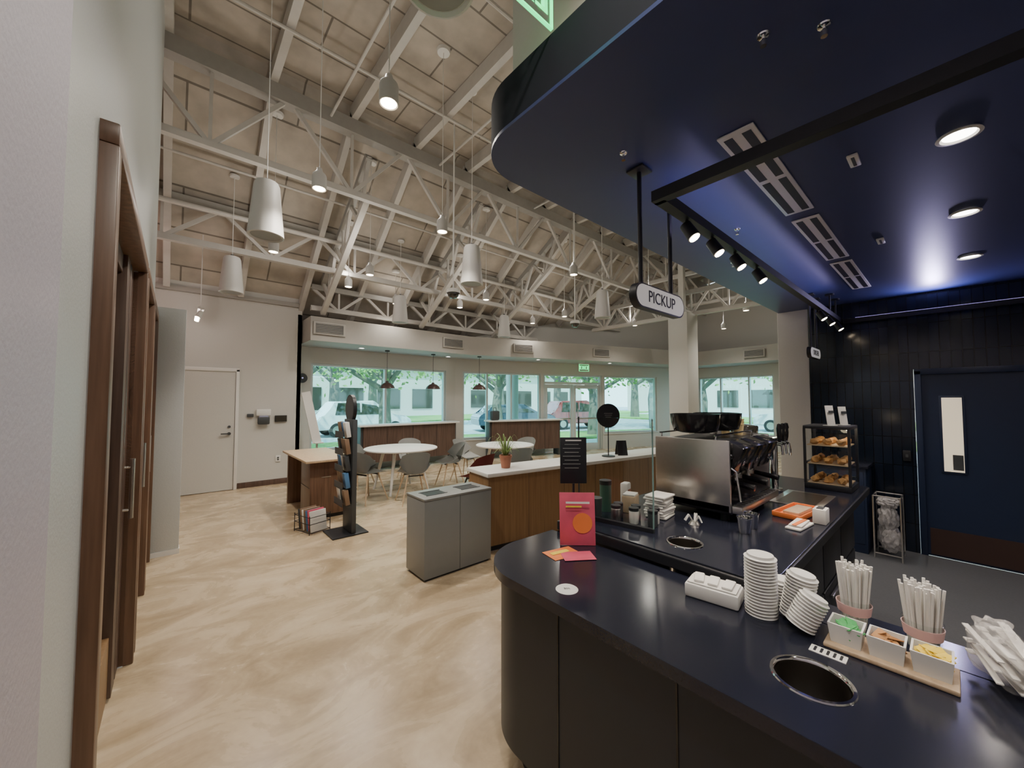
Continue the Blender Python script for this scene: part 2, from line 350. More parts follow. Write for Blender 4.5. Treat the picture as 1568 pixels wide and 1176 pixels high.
b.cyl((X1-.08,8.46,1.0),(X1-.08,8.41,1.0),.025,DARKG,seg=14); b.beam((X1-.08,8.41,1.0),(X1-.2,8.41,1.0),.02,.02,DARKG); b.cyl((X1-.08,8.46,1.12),(X1-.08,8.44,1.12),.022,DARKG,seg=14)
for q in (.4,1.2,1.8): b.cyl((X0+.0,8.455,q),(X0,8.455,q+.1),.01,STEEL,seg=8)
b.done('door_1')
b=B(); b.bx(.86,1.84,8.485,8.499,0,.1,WOODD,.003); b.bx(-2.2,-.03,8.485,8.499,0,.1,WOODD,.003); b.done('baseboard_back')

# ceiling deck
b=B(); xa,xb=-2.45,14.5; ye=9.4
pr=[(-3.8,DZ),(5.6,DZ),(ye,dz(ye)),(ye,dz(ye)+.15),(5.6,DZ+.15),(-3.8,DZ+.15)]
b.raw([(xa,y,z) for y,z in pr]+[(xb,y,z) for y,z in pr],[(0,1,4,5),(1,2,3,4),(11,10,7,6),(10,9,8,7),(0,6,7,1),(1,7,8,2),(2,8,9,3),(3,9,10,4),(4,10,11,5),(5,11,6,0)],DECK)
b.done('ceiling')
b=B()
for i in range(-3,14):
    x=.83+i
    ym=8.9 if x<5.8 else 8.9-(x-5.8)*.31
    if x<1.7: ym=8.45
    b.beam((x,-3.6 if x<1.1 else 1.35,DZ-.11),(x,5.62,DZ-.11),.085,.20,TRUSS)
    if x<13.6: b.beam((x,5.6,DZ-.11),(x,ym,dz(ym)-.11),.085,.20,TRUSS)
b.done('ceiling_joists')
b=B(); b.prism([(1.87,7.9),(5.5,7.9),(12.2,5.8),(12.95,5.5),(12.55,1.52),(13.67,1.52),(14.17,6.3),(12.72,6.77),(5.74,8.93),(1.87,8.93)],2.72,3.18,SOFF)
b.done('ceiling_soffit')
b=B(); b.bx(-2.2,1.85,8.44,8.5,3.42,3.5,SOFF,.005); b.done('trim_1')

def truss(name,p0,p1,dep,n,tw=.16,th=.2):
    b=B(); p0=Vector(p0);p1=Vector(p1); up=Vector((0,0,dep))
    b.beam(p0+up,p1+up,tw,th,BEAMD); b.beam(p0,p1,.09,.07,TRUSS); b.beam(p0+Vector((0,0,.035)),p1+Vector((0,0,.035)),.03,.06,TRUSS)
    for i in range(n):
        a=p0.lerp(p1,i/n); c=p0.lerp(p1,(i+.5)/n); e=p0.lerp(p1,(i+1)/n)
        b.beam(a+up,c,.05,.05,TRUSS); b.beam(c,e+up,.05,.05,TRUSS); b.beam(c,c+up,.035,.035,TRUSS)
    return b.done(name)
truss('ceiling_truss',(-2.2,5.62,4.57),(13.9,5.62,4.57),.97,10)
truss('ceiling_truss',(-2.2,7.2,3.88),(11.0,7.2,3.88),.58,10,.13,.14)
truss('ceiling_truss',(1.9,8.05,3.35),(8.0,8.05,3.35),.42,6,.1,.1)
for x in (2.1,4.2,6.3,8.4,10.5):
    ye_=8.0 if x<8 else 7.1
    truss('ceiling_truss',(x,5.7,dz(5.7)-1.1),(x,ye_,dz(ye_)-.72),.6,3,.1,.1)
truss('ceiling_truss',(9.6,1.6,4.75),(9.6,5.5,4.75),.85,3,.12,.14)
truss('ceiling_truss',(12.3,1.6,4.6),(12.3,5.5,4.6),.95,3,.12,.14)
truss('ceiling_truss',(6.2,3.4,4.65),(13.8,3.4,4.65),.95,5,.14,.18)
truss('ceiling_truss',(9.3,2.0,3.65),(9.3,7.0,3.65),.55,6,.1,.1)
b=B()
for y,z in [(4.6,5.6),(2.9,5.55),(6.6,4.85)]: b.cyl((-1.8 if y>5.5 else -.18,y,z),(12.5,y,z),.02,TRUSS,seg=8)
for x in (1.5,3.2,5.4): b.cyl((x,1.4,5.5),(x,5.5,5.5),.018,TRUSS,seg=8)
b.cyl((-1,6.9,4.3),(9.5,6.9,4.3),.035,TRUSS,seg=10); b.done('ceiling_conduit')
def diffuser():
    b=B(); b.box((0,0,0),(.58,.03,.24),SOFF,.005); b.box((0,-.016,0),(.5,.01,.18),DARKG)
    for i in range(6): b.box((0,-.022,-.075+i*.03),(.5,.012,.008),SOFF,rx=.5)
    return b.mesh('air_vent')
VM=diffuser(); ang=math.atan2(5.8-7.9,12.2-5.5)
for x,y,a in [(2.2,7.88,0),(5.0,7.88,0),(6.9,7.9-.313*1.4-.02,ang),(9.3,7.9-.313*3.8-.02,ang),(12.72,3.8,math.radians(-95))]:
    place(VM,'air_vent',(x,y,2.96),a)
b=B(); b.bx(8.65,9.2,3.9,4.35,0,3.6,WALL,.015); b.bx(8.63,9.22,3.88,4.37,0,.12,WHITE,.01); b.bx(8.86,8.98,4.07,4.19,3.6,5.84,TRUSS); b.bx(8.6,9.3,4.03,4.22,3.6,3.7,TRUSS); b.done('wall_column')

# ------------------------------------------------------------------ canopy
def rc(x0,x1,y0,y1,r,n=10): # rounded at (x0,y1)
    pts=[(x0,y0)]
    for i in range(n+1):
        a=pi-(pi/2)*i/n; pts.append((x0+r+r*math.cos(a),y1-r+r*math.sin(a)))
    return pts+[(x1,y1),(x1,y0)]
b=B(); b.prism(rc(1.0,5.865,-3.6,1.46,.27,14),2.735,2.94,FASC); b.prism(rc(1.0,5.865,-3.6,1.46,.27,14),2.72,2.7345,NAVYC)
b.done('ceiling_canopy')
COVE=mat('cove_led',(1,.8,.6),.5,emit=6,ecol=(1,.72,.5))
b=B(); b.bx(1.06,1.09,-3.3,1.05,2.942,2.957,COVE); b.done('led_strip')
for x,y in [(2.46,-.05),(3.52,-.08),(4.64,-.12),(2.46,-1.2),(3.52,-1.2)]:
    b=B(); b.lathe([(.048,0),(.066,-.002),(.069,-.008),(.056,-.010),(.048,0)],WHITE); b.lathe([(0,-.002),(.050,-.002)],LAMPW)
    o=b.done('recessed_downlight',(x,y,2.719)); light('SPOT','bulb',(x,y,2.70),42,(1,.88,.78),o,.05,130,.7)
def slotvent(L):
    b=B(); b.bx(0,L,-.07,.07,-.008,0,WHITE,.003)
    for q0,q1 in [(.03,L/2-.02),(L/2+.02,L-.03)]:
        for y in (-.035,.035): b.bx(q0,q1,y-.017,y+.017,-.0095,-.0075,BLACK)
    return b
for x,L in [(1.72,1.04),(2.88,1.02),(4.02,1.1)]: slotvent(L).done('slot_diffuser',(x,.565,2.719))
for x,y in [(1.5,.95),(1.33,.35),(2.1,1.0),(2.75,.9),(3.4,1.15),(3.3,-.35),(1.43,.22)]:
    b=B(); b.lathe([(0,-.035),(.009,-.035),(.011,-.02),(.005,-.015),(.005,-.006),(.016,-.004),(.018,0),(0,0)],CHROME,seg=14); b.done('sprinkler_head',(x,y,2.7195))
for x,y in [(2.35,.27),(3.7,.3)]:
    b=B(); b.box((0,0,-.006),(.12,.04,.012),WHITE,.004); b.box((0,0,-.0125),(.09,.012,.002),DARKG); b.done('ceiling_sensor',(x,y,2.7195))
b=B(); rz=2.5; w=.048
b.beam((1.59,.83,rz),(5.79,.83,rz),w,w,BLACK); b.beam((1.59,.854,rz),(1.59,-3.5,rz),w,w,BLACK); b.beam((5.77,.83,rz),(5.77,-3.5,rz),w,w,BLACK)
for x,y in [(5.2,.83),(5.5,.83),(1.59,-1.6)]: b.cyl((x,y,rz),(x,y,2.7195),.008,BLACK,seg=8); b.cyl((x,y,2.705),(x,y,2.7195),.04,BLACK,seg=16)
b.done('track_rail')
for i,x in enumerate([1.86,2.16,2.49,2.88,4.7,5.08,5.55]):
    b=B(); b.cyl((0,0,-.024),(0,0,-.05),.008,BLACK,seg=8)
    b.cyl((0,.008,-.045),(0,-.035,-.12),.027,BLACK,r1=.03,seg=18); b.cyl((0,-.0352,-.1205),(0,-.0365,-.1225),.025,LAMP,seg=18)
    o=b.done('track_spotlight',(x,.83,rz)); light('SPOT','bulb',(x,.79,rz-.14),26,(1,.86,.7),o,.03,80,.6,rot=(-.3,0,0))
def hangsign(name,body,x0,x1,y,zc,h,rods):
    b=B(); n=12; pts=[]; r=h/2; L=x1-x0
    for i in range(n+1):
        a=-pi/2+pi*i/n; pts.append((L/2-r+r*math.cos(a),r*math.sin(a)))
    for i in range(n+1):
        a=pi/2+pi*i/n; pts.append((-L/2+r+r*math.cos(a),r*math.sin(a)))
    R90=Matrix.Rotation(pi/2,4,'X')
    b.M=R90; b.prism(pts,-.018,.018,BLACK); s=.88
    b.prism([(px*.965,py*s) for px,py in pts],-.0195,.0195,SIGNW)
    b.M=Matrix(); b.text(body,h*.68,BLACK,Matrix.Translation((0,-.021,-.001))@R90)
    b.text(body,h*.68,BLACK,Matrix.Translation((0,.021,-.001))@Matrix.Rotation(pi,4,'Z')@R90)
    for q in rods:
        b.cyl((q,0,h/2-.005),(q,0,2.7195-zc),.011,BLACK,seg=10)
        b.box((q,0,2.713-zc),(.09,.09,.012),BLACK,.003)
    b.done(name,((x0+x1)/2,y,zc))
SIGNW=mat('sign_white',(.8,.78,.75),.4,emit=.25,ecol=(1,.95,.9))
hangsign('pickup_sign','PICKUP',1.60,2.09,.975,2.10,.12,[-.17,.13])
hangsign('order_sign','ORDER',4.95,5.4,.975,2.10,.115,[-.13,.13])
def exitsign(name,loc,rz,s=1,drop=.12):
    b=B(); w,h=.34*s,.2*s
    b.bx(-w/2,w/2,-.004,.004,0,h,CGLASS); b.bx(-w/2,w/2,-.02,.02,h,h+.035,WHITE,.004)
    fr=.006; R90=Matrix.Rotation(pi/2,4,'X')
    b.text('EXIT',.16*s,GREENE,Matrix.Translation((0,-.0055,h/2))@R90,.0008)
    b.text('EXIT',.16*s,GREENE,Matrix.Translation((0,.0055,h/2))@Matrix.Rotation(pi,4,'Z')@R90,.0008)
    b.bx(-w/2,w/2,-.006,.006,0,fr,GREENE); b.bx(-w/2,-w/2+fr,-.006,.006,fr,h,GREENE); b.bx(w/2-fr,w/2,-.006,.006,fr,h,GREENE); b.bx(-w/2+fr,w/2-fr,-.006,.006,h-fr,h,GREENE)
    if drop: b.cyl((0,0,h+.03),(0,0,h+.03+drop),.01,WHITE,seg=8)
    return b.done(name,loc,rz)
exitsign('exit_sign',(.83,.924,2.95),0,1,DZ-2.95-.23)
exitsign('exit_sign',(9.0,7.1,2.43),math.atan2(-2.17,7),1,.06)

# ------------------------------------------------------------------ pendants
def spk():
    b=B(); b.lathe([(0,.53),(.07,.53),(.095,.52),(.108,.49),(.15,.02),(.152,.0),(.14,-.004),(.13,.012),(0,.014)],PEND,seg=36)
    b.lathe([(0,.009),(.125,.009)],CHAIRG,seg=36); b.cyl((0,0,.53),(0,0,.56),.02,DARKG,seg=12); return b
for x,y,z in [(.6,4.25,3.15),(2.96,4.22,3.15),(.56,6.84,3.15),(3.25,7.05,3.1),(6.06,4.33,3.15),(5.9,7.05,3.1),(11.2,5.4,3.1),(.76,1.33,3.3)]:
    b=spk(); L=dz(y)-z; b.cyl((0,0,.55),(0,0,L),.004,WHITE,seg=6); b.lathe([(0,L-.03),(.06,L-.03),(.065,L),(0,L)],WHITE,seg=20)
    b.done('pendant_speaker',(x,y,z))
for x,y in [(1.03,2.45),(.97,3.9),(2.34,3.95),(.94,6.0),(2.29,6.1),(4.75,3.94),(2.25,7.0),(4.6,7.0),(4.63,6.1),(7.0,6.1),(7.0,3.9),(9.3,5.6),(9.6,3.0),(11.6,4.2),(7.0,7.2),(3.4,7.6),(.5,.3),(.5,-2.0)]:
    b=B(); b.lathe([(0,.2),(.022,.2),(.03,.17),(.058,.14),(.064,.12),(.064,.0),(.06,-.002),(.052,.004)],PEND,seg=24); b.lathe([(0,.003),(.053,.003)],LAMP,seg=20)
    L=dz(y)-3.6; b.cyl((0,0,.19),(0,0,L),.0045,WHITE,seg=6)
    b.lathe([(0,L-.035),(.075,L-.035),(.085,L),(0,L)],WHITE,seg=20)
    o=b.done('pendant_light',(x,y,3.6)); light('SPOT','bulb',(x,y,3.58),118 if y<6.9 else 62,(1,.92,.81),o,.05,135,.8)
    if y>2: light('POINT','upper_fill',(x,y+.09,3.88),12 if y<6.5 else 4,(1,.92,.83),o,.06)  # point lamp added above each pendant to brighten the ceiling
for x,y in [(3.6,8.45),(4.75,8.4),(5.9,8.05)]:
    b=B(); b.lathe([(0,.16),(.03,.16),(.035,.13),(.09,.11),(.15,.06),(.18,0),(.175,0),(.145,.055),(.085,.1),(0,.12)],DOME,seg=28)
    b.sph((0,0,.05),(.03,.03,.04),LAMPW,sub=2); b.cyl((0,0,.15),(0,0,.85),.005,BLACK,seg=6); b.lathe([(0,.835),(.05,.835),(.055,.858),(0,.858)],BLACK,seg=16)
    b.done('dome_pendant_lamp',(x,y,1.86))
for x,y in [(3.0,8.4),(5.3,8.6),(7.6,7.6),(10.0,6.9),(12.3,5.9)]:
    b=B(); b.lathe([(.05,0),(.07,-.002),(.072,-.008),(.055,-.009),(.05,0)],WHITE,seg=20); b.lathe([(0,-.003),(.051,-.003)],LAMPW,seg=20); b.done('recessed_downlight',(x,y,2.719))
b=B(); b.cyl((0,0,0),(0,0,1.2),.006,WHITE,seg=6); b.box((0,0,.0),(.08,.4,.03),WHITE,.004)
for i,y in enumerate((-.15,0,.15)):
    b.cyl((0,y,-.01),(0,y,-.06),.006,WHITE,seg=6); b.cyl((0,y,-.05),(-.04,y-.03,-.15),.03,WHITE,r1=.035,seg=16); b.cyl((-.0405,y-.0303,-.151),(-.041,y-.031,-.153),.03,LAMP,seg=16)
o=b.done('track_spotlight_cluster',(.25,7.7,3.0)); light('POINT','bulb',(.15,7.6,2.8),8,(1,.82,.76),o,.05); light('POINT','upper_fill',(-.9,7.2,3.7),10,(1,.64,.60),o,.1)  # second lamp is added, for the pink on the upper left wall
for x,y,z in [(3.1,4.9,3.2),(6.3,5.2,3.2)]:
    b=B(); b.lathe([(0,.06),(.09,.06),(.1,.04),(.1,0)],WHITE,seg=24); b.lathe([(.085,0),(.08,-.04),(.05,-.075),(0,-.085)],DGLASS,seg=24); b.cyl((0,0,.05),(0,0,dz(y)-z),.012,WHITE,seg=8); b.done('security_camera',(x,y,z))

# ------------------------------------------------------------------ main counter
STEELIN=mat('bin_inner_steel',(.30,.27,.24),.3,metal=1)
def ring(b,x,y,z,r):
    b.lathe([(r*.9,-.16),(r*.9,-.004),(r*.92,.001),(r*.96,.0045),(r*1.04,.004),(r*1.06,.0005)],CHROME,at=(x,y,z),seg=48)
    b.lathe([(0,-.158),(r*.9,-.158)],DARKG,at=(x,y,z),seg=48)
    b.lathe([(r*.895,-.15),(r*.895,-.006)],STEELIN,at=(x,y,z),seg=48)
RX,RY,RR=1.29,.27,.088
root=bpy.data.objects.new('service_counter',None); bpy.context.scene.collection.objects.link(root)
b=B(); b.prism(rc(1.06,1.64,-3.3,1.53,.30,40),.82,.86,TOP,bev=.006); top=b.done('countertop'); cut(top,RX,RY,RR*.95,.7,1.0)
b=B(); b.prism(rc(1.09,1.63,-3.27,1.50,.28,40),.14,.82,BODY); bod=b.done('front_panels'); cut(bod,RX,RY,RR*.95,.65,1.0)
b=B()
b.prism([(1.64,-3.3),(1.64,.44),(1.80,.44),(1.80,-3.3)],.82,.8598,TOP)
b.prism(rc(1.17,1.6,-3.2,1.42,.22,12),0,.14,BLACK)
b.bx(1.63,1.78,-3.27,.42,.0,.82,BODY)
for y in (.99,.54,.09,-.36): b.bx(1.087,1.0905,y-.003,y+.003,.14,.818,BLACKG)
ring(b,RX,RY,.86,RR)
b.box((1.45,.262,.861),(.04,.085,.003),WHITE,.001)
for i in range(5): b.box((1.45,.232+i*.015,.863),(.026,.006,.001),BLACK)
base=b.done('base_and_trim')
for o in (top,bod,base): o.parent=root
root=bpy.data.objects.new('espresso_counter',None); bpy.context.scene.collection.objects.link(root)
QX,QY,QR=1.84,.86,.078; prt=[]
b=B(); b.bx(1.645,4.1,.45,1.5,.865,.915,BLACK,.006); o=b.done('counter_edge'); cut(o,QX,QY,QR*.95,.7,1.0); prt.append(o)
b=B(); b.bx(1.66,4.09,.46,1.49,.9152,.921,TOP,.002); o=b.done('countertop'); cut(o,QX,QY,QR*.95,.7,1.0); prt.append(o)
b=B(); b.bx(1.82,4.05,.55,1.47,.1,.865,BODY); o=b.done('cabinet'); cut(o,QX,QY,QR*.95,.7,1.0); prt.append(o)
b=B(); b.bx(1.9,3.95,.62,1.4,0,.1,BLACK)
for i in range(4):
    x=1.85+i*.54
    for z0,z1 in [(.12,.45),(.47,.84)]:
        b.bx(x,x+.52,.535,.55,z0,z1,BLACK,.004); b.bx(x+.12,x+.4,.515,.53,z1-.06,z1-.045,STEEL,.003)
ring(b,QX,QY,.921,QR)
b.bx(3.0,3.5,.56,.84,.9205,.924,STEEL,.002); b.bx(3.04,3.46,.60,.80,.9235,.9245,STEELIN)
prt.append(b.done('drawers_and_sink'))
for o in prt: o.parent=root
CT=.9215
b=B(); X,L=b.fr((1.85,1.02,0),(1.78,1.45,0)); b.M=X
b.bx(0,L,-.004,.004,CT,1.50,CGLASS); b.bx(0,.005,-.005,.005,CT,1.5,mat('glass_edge',(.2,.32,.3),.1)); b.bx(L-.005,L,-.005,.005,CT,1.5,DARKG); b.bx(0,L,-.012,.012,CT,CT+.02,BLACK)
b.done('sneeze_guard')
b=B(); b.box((0,0,.13),(.15,.008,.26),BLACK,.003)
for i in range(7): b.box((-.01,-.005,.22-i*.022),(.08+.02*(i%2),.001,.003),CHAIRG)
b.box((0,-.005,.243),(.09,.001,.007),PAPER); b.box((0,.0,-.1),(.012,.01,.2),BLACK); b.box((0,0,-.199),(.12,.08,.008),BLACK,.002)
b.done('menu_board',(1.71,1.43,1.1255),-.72)
# ---- espresso machine
b=B(); W,Dp,Hh=.70,.44,.42
b.bx(-W/2,W/2,-Dp/2,Dp/2,.04,.10,BLACKG,.01)
b.bx(-W/2,-W/2+.02,-Dp/2,Dp/2,.05,Hh+.03,STEEL,.008); b.bx(W/2-.02,W/2,-Dp/2,Dp/2,.05,Hh+.03,STEEL,.008)
b.bx(-W/2+.02,W/2-.02,-.02,Dp/2-.005,.09,Hh,STEEL,.01); b.bx(-W/2+.02,W/2-.02,-Dp/2+.04,0,.27,Hh,BLACKG,.02)
b.bx(-W/2+.02,W/2-.02,-Dp/2-.05,-.02,.05,.09,STEEL,.004)
for i in range(14): b.bx(-W/2+.05+i*.045,-W/2+.055+i*.045,-Dp/2-.04,-.04,.09,.093,BLACK)
for x in (-.22,0,.22):
    b.cyl((x,-.13,.27),(x,-.13,.215),.035,CHROME,seg=20); b.cyl((x,-.13,.215),(x,-.13,.195),.04,STEEL,seg=20)
    b.cyl((x,-.16,.205),(x,-.30,.185),.013,BLACKG,r1=.018,seg=12); b.cyl((x,-.13,.195),(x,-.13,.165),.012,CHROME,seg=10)
    b.box((x,-.20,.35),(.19,.11,.18),BLACKG,.02,rx=.4)
    b.box((x,-.252,.32),(.05,.004,.03),CHROME,.001,rx=.4)
for x in (-.32,.32): b.tube([(x,-.18,.32),(x,-.24,.28),(x,-.26,.12)],.006,CHROME); b.sph((x,-.2,.36),(.02,.03,.02),BLACKG)
b.bx(-W/2+.01,W/2-.01,-.14,Dp/2-.01,Hh,Hh+.012,BLACK,.003)
for y in (-.13,Dp/2-.02): b.cyl((-W/2+.03,y,Hh+.05),(W/2-.03,y,Hh+.05),.005,CHROME,seg=8)
for x in (-.3,.3):
    for y in (-.13,Dp/2-.02): b.cyl((x,y,Hh),(x,y,Hh+.05),.005,CHROME,seg=8)
for x in (-.3,.3):
    for y in (-.17,.17): b.cyl((x,y,0),(x,y,.045),.022,BLACK,seg=14)
b.done('espresso_machine',(2.66,1.04,CT))
def bowl():
    b=B(); b.lathe([(0,.004),(.09,.004),(.12,.02),(.135,.07),(.14,.115),(.146,.115),(.141,.06),(.125,.01),(.09,0),(0,0)],BLACKG,seg=32); return b.mesh('black_bowl')
bm_=bowl()
for x,y in [(2.46,1.07),(2.75,1.05)]: place(bm_,'black_bowl',(x,y,CT+.475))
def cup(h=.1,r=.04,n=1,m=PAPER):
    b=B()
    for i in range(n):
        z=i*.018
        b.lathe([(0,z),(r*.72,z),(r,z+h),(r*1.06,z+h+.002),(r*1.06,z+h+.006),(r*.96,z+h+.004),(r*.70,z+.004),(0,z+.004)],m,seg=24)
    return b
YC=mat('yellow_cup',(.85,.68,.35),.5)
for i,(x,y,m) in enumerate([(2.945,1.07,YC),(2.945,1.15,PAPER),(2.96,.99,YC)]): cup(.07,.034,3,m).done('cup_stack',(x,y,CT+.433))
for gx,gy in [(3.16,1.02),(3.18,1.30)]:
    b=B(); b.box((0,0,.15),(.16,.18,.30),BLACKG,.02); b.box((0,-.10,.02),(.15,.10,.04),BLACK,.006); b.lathe([(.05,.3),(.08,.36),(.09,.48),(.085,.49),(0,.5)],DGLASS,seg=24)
    b.cyl((0,-.08,.2),(0,-.14,.17),.02,STEEL,seg=14); b.box((.0,-.095,.25),(.08,.01,.04),CHROME,.003); b.cyl((0,-.12,.08),(0,-.12,.12),.035,CHROME,seg=20)
    b.done('coffee_grinder',(gx,gy,CT))
b=B(); b.cyl((0,0,0),(0,0,.02),.05,CHROME,seg=24); b.cyl((0,0,.02),(0,0,.36),.025,CHROME,seg=20); b.cyl((-.13,0,.36),(.13,0,.36),.028,CHROME,seg=20)
for x in (-.09,0,.09):
    b.cyl((x,-.02,.36),(x,-.075,.35),.010,CHROME,seg=10); b.cyl((x,-.075,.35),(x,-.08,.28),.008,CHROME,seg=10); b.lathe([(.008,0),(.014,.03),(.018,.1),(.012,.13),(0,.135)],BLACKG,at=(x,-.06,.37),seg=14)
b.done('tap_tower',(3.40,.90,CT))
b=B(); b.tube([(0,0,0),(0,0,.3)]+[(0,-.08+.08*math.cos(a),.3+.08*math.sin(a)) for a in [pi*k/8 for k in range(1,9)]]+[(0,-.16,.25)],.009,CHROME); b.cyl((0,0,0),(0,0,.03),.022,CHROME); b.beam((.02,0,.05),(.07,0,.07),.01,.01,CHROME); b.done('sink_faucet',(3.58,1.0,CT))
# pastry case
b=B(); w,d,h=.34,.28,.48
b.bx(-w/2,w/2,-d/2,d/2,0,.04,BLACK,.004); b.bx(-w/2,w/2,-d/2,d/2,h-.025,h,BLACK,.004)
for x in (-w/2+.008,w/2-.008):
    for y in (-d/2+.008,d/2-.008): b.bx(x-.008,x+.008,y-.008,y+.008,.04,h-.02,BLACK)
for z in (.04,.186,.326):
    b.bx(-w/2+.02,w/2-.02,-d/2+.02,d/2-.02,z,z+.008,WOODL)
    for k in range(9):
        b.sph((-w/2+.06+(k%3)*.11,-d/2+.06+(k//3)*.08,z+.030),(.038,.028,.025),PASTRY,sub=2,jit=.25,seed=k+z*9)
for x in (-w/2,w/2): b.bx(x-.002,x+.002,-d/2+.01,d/2-.01,.04,h-.02,CGLASS)
b.bx(-w/2,w/2,-d/2-.002,-d/2+.002,.04,h-.02,CGLASS)
b.bx(-.13,.13,-.12,-.115,h-.03,h-.02,LAMP)
o=b.done('pastry_case',(3.86,.64,CT)); light('POINT','bulb',(3.86,.60,CT+.43),.5,(1,.8,.55),o,.03)
for x,y,hh in [(3.75,.62,.15),(3.92,.57,.14)]:
    b=B(); b.box((0,0,hh/2+.004),(.075,.004,hh),PAPER,.001,rx=-.12); b.box((0,.0,.003),(.08,.05,.006),WHITE,.001); b.box((0,-.009,hh*.7),(.05,.001,.02),DARKG,rx=-.12); b.done('price_card',(x,y,CT+.4803),-.5)
b=B(); b.bx(-.16,.16,-.07,.07,0,.008,ORANGE,.003)
for q in (-1,1): b.bx(-.16,.16,q*.07-.004,q*.07+.004,.004,.03,ORANGE,.002); b.bx(q*.16-.004,q*.16+.004,-.07,.07,.004,.03,ORANGE,.002)
b.bx(-.1,.12,-.04,.04,.008,.03,WOODL,.004); b.done('orange_tray',(2.80,.63,CT),-.1)
b=B(); b.box((0,0,.006),(.2,.07,.012),PAPER,.005); b.box((.01,.005,.017),(.17,.06,.01),PAPER,.004,rz=.1); b.box((0,-.0,.024),(.16,.02,.003),ORANGE,.001); b.done('folded_towel',(2.53,.56,CT),-.1)
b=B(); b.box((0,0,.04),(.09,.06,.08),PAPER,.004); b.box((0,0,.081),(.06,.03,.004),DARKG); b.done('napkin_dispenser',(2.7,.50,CT))
for i in range(6):
    b=B(); b.lathe([(0,0),(.024,0),(.026,.005),(.026,.065),(.022,.07),(0,.07)],[STEEL,DARKG,WHITE][i%3],seg=20); b.lathe([(.027,.07),(.027,.085),(0,.088)],BLACK,seg=20)
    b.done('spice_shaker',(1.885+.03*(i//2)+.055*(i%2),1.27-.095*(i//2)+.02*(i%2),CT))
b=B(); b.lathe([(0,0),(.035,0),(.04,.1),(.04,.105),(.03,.105),(.0,.1)],DARKG,seg=24); b.done('condiment_jar',(1.87,1.40,CT))
b=B(); b.lathe([(0,0),(.035,0),(.035,.16),(0,.16)],mat('jar_green',(.05,.12,.09),.3),seg=24); b.lathe([(.037,.16),(.037,.185),(0,.19)],BLACK,seg=24); b.done('tea_canister',(2.00,1.42,CT))
b=B(); b.box((0,0,.05),(.1,.08,.10),WOODL,.006); b.box((0,0,.105),(.09,.07,.01),PAPER,.002); b.done('wooden_box',(2.10,1.31,CT),.3)
b=B(); b.box((0,0,.07),(.07,.05,.14),PAPER,.01); b.box((0,-.026,.07),(.05,.002,.06),TERRA); b.done('coffee_bag',(2.22,1.42,CT),.2)
b=B()
for i in range(9): b.box((R.uniform(-.006,.006),R.uniform(-.006,.006),.008+i*.014),(.15,.12,.013),PAPER,.006,rz=R.uniform(-.1,.1))
b.done('napkin_stack',(2.15,1.15,CT),.1)
b=B()
for i in range(5):
    a=2.2*i; b.tube([(0,0,.0),(.03*math.cos(a),.03*math.sin(a),.05),(.05*math.cos(a),.05*math.sin(a),.02)],.004,WHITE,6)
b.lathe([(0,0),(.03,0),(.02,.015),(0,.02)],STEEL,seg=16); b.done('frothing_whisk',(2.15,.95,CT))
for i in range(2): cup(.075,.034,1,CHROME).done('milk_pitcher',(2.2+.11*i,.72,CT))
b=B(); b.box((0,0,.13),(.18,.006,.26),PINK,.001,rx=-.1); b.box((0,.03,.004),(.18,.09,.006),CGLASS)
b.box((.0,-.0165,.215),(.12,.001,.010),PAPER,rx=-.1); b.box((-.02,-.0145,.195),(.08,.001,.008),YELLOW,rx=-.1); b.lathe([(0,0),(.05,0),(.05,.002),(0,.002)],ORANGE,X=Matrix.Rotation(pi/2-.1,4,'X'),at=(.025,-.007,.11),seg=24); b.lathe([(0,0),(.03,0),(.03,.002),(0,.002)],RED,X=Matrix.Rotation(pi/2-.1,4,'X'),at=(-.045,-.005,.08),seg=24)
b.done('promo_sign',(1.565,1.285,.8605),-.75)
b=B(); b.box((0,0,.0012),(.16,.11,.0015),ORANGE,.0003,rz=.3); b.box((.06,-.05,.003),(.15,.1,.0015),PINK,.0003,rz=-.1); b.box((-.01,.01,.0035),(.1,.03,.0006),YELLOW,rz=.3); b.done('flyers',(1.42,1.26,.8605),-.5)
b=B(); b.lathe([(0,.0022),(.040,.0025),(.044,0)],PAPER,seg=32); b.text('bin',.02,DARKG,Matrix.Translation((0,0,.003))@Matrix.Rotation(-.75,4,'Z'),.0004); b.done('round_sticker',(1.17,1.015,.8603))
Z=.8605
b=B(); b.bx(-.055,.055,-.09,.09,0,.05,WHITE,.008); b.bx(-.047,.047,-.082,.082,.05,.056,PAPER,.004)
for i in range(3): b.box((0,-.05+i*.05,.06),(.08,.035,.012),PAPER,.005,rz=.1*i)
b.done('lid_box',(1.535,.61,Z),.15)
def lids(n,r=.046):
    b=B()
    for i in range(n):
        z=i*.0105; b.lathe([(0,z+.012),(r*.8,z+.012),(r*.82,z+.004),(r*.93,z+.003),(r,z+.001),(r,z),(r*.8,z-.0005)],WHITE,seg=28)
    return b
lids(19,.05).done('lid_stack',(1.55,.46,Z+.001))
o=lids(14,.045).done('lid_stack',(1.575,.385,Z+.010)); o.rotation_euler=(.16,.05,0); o.location=(1.60,.375,Z+.009)
o=lids(10,.042).done('lid_stack',(1.61,.34,Z+.02)); o.rotation_euler=(.42,.1,.3); o.location=(1.525,.345,Z+.020)
lids(8,.042).done('lid_stack',(1.69,.43,Z+.001))
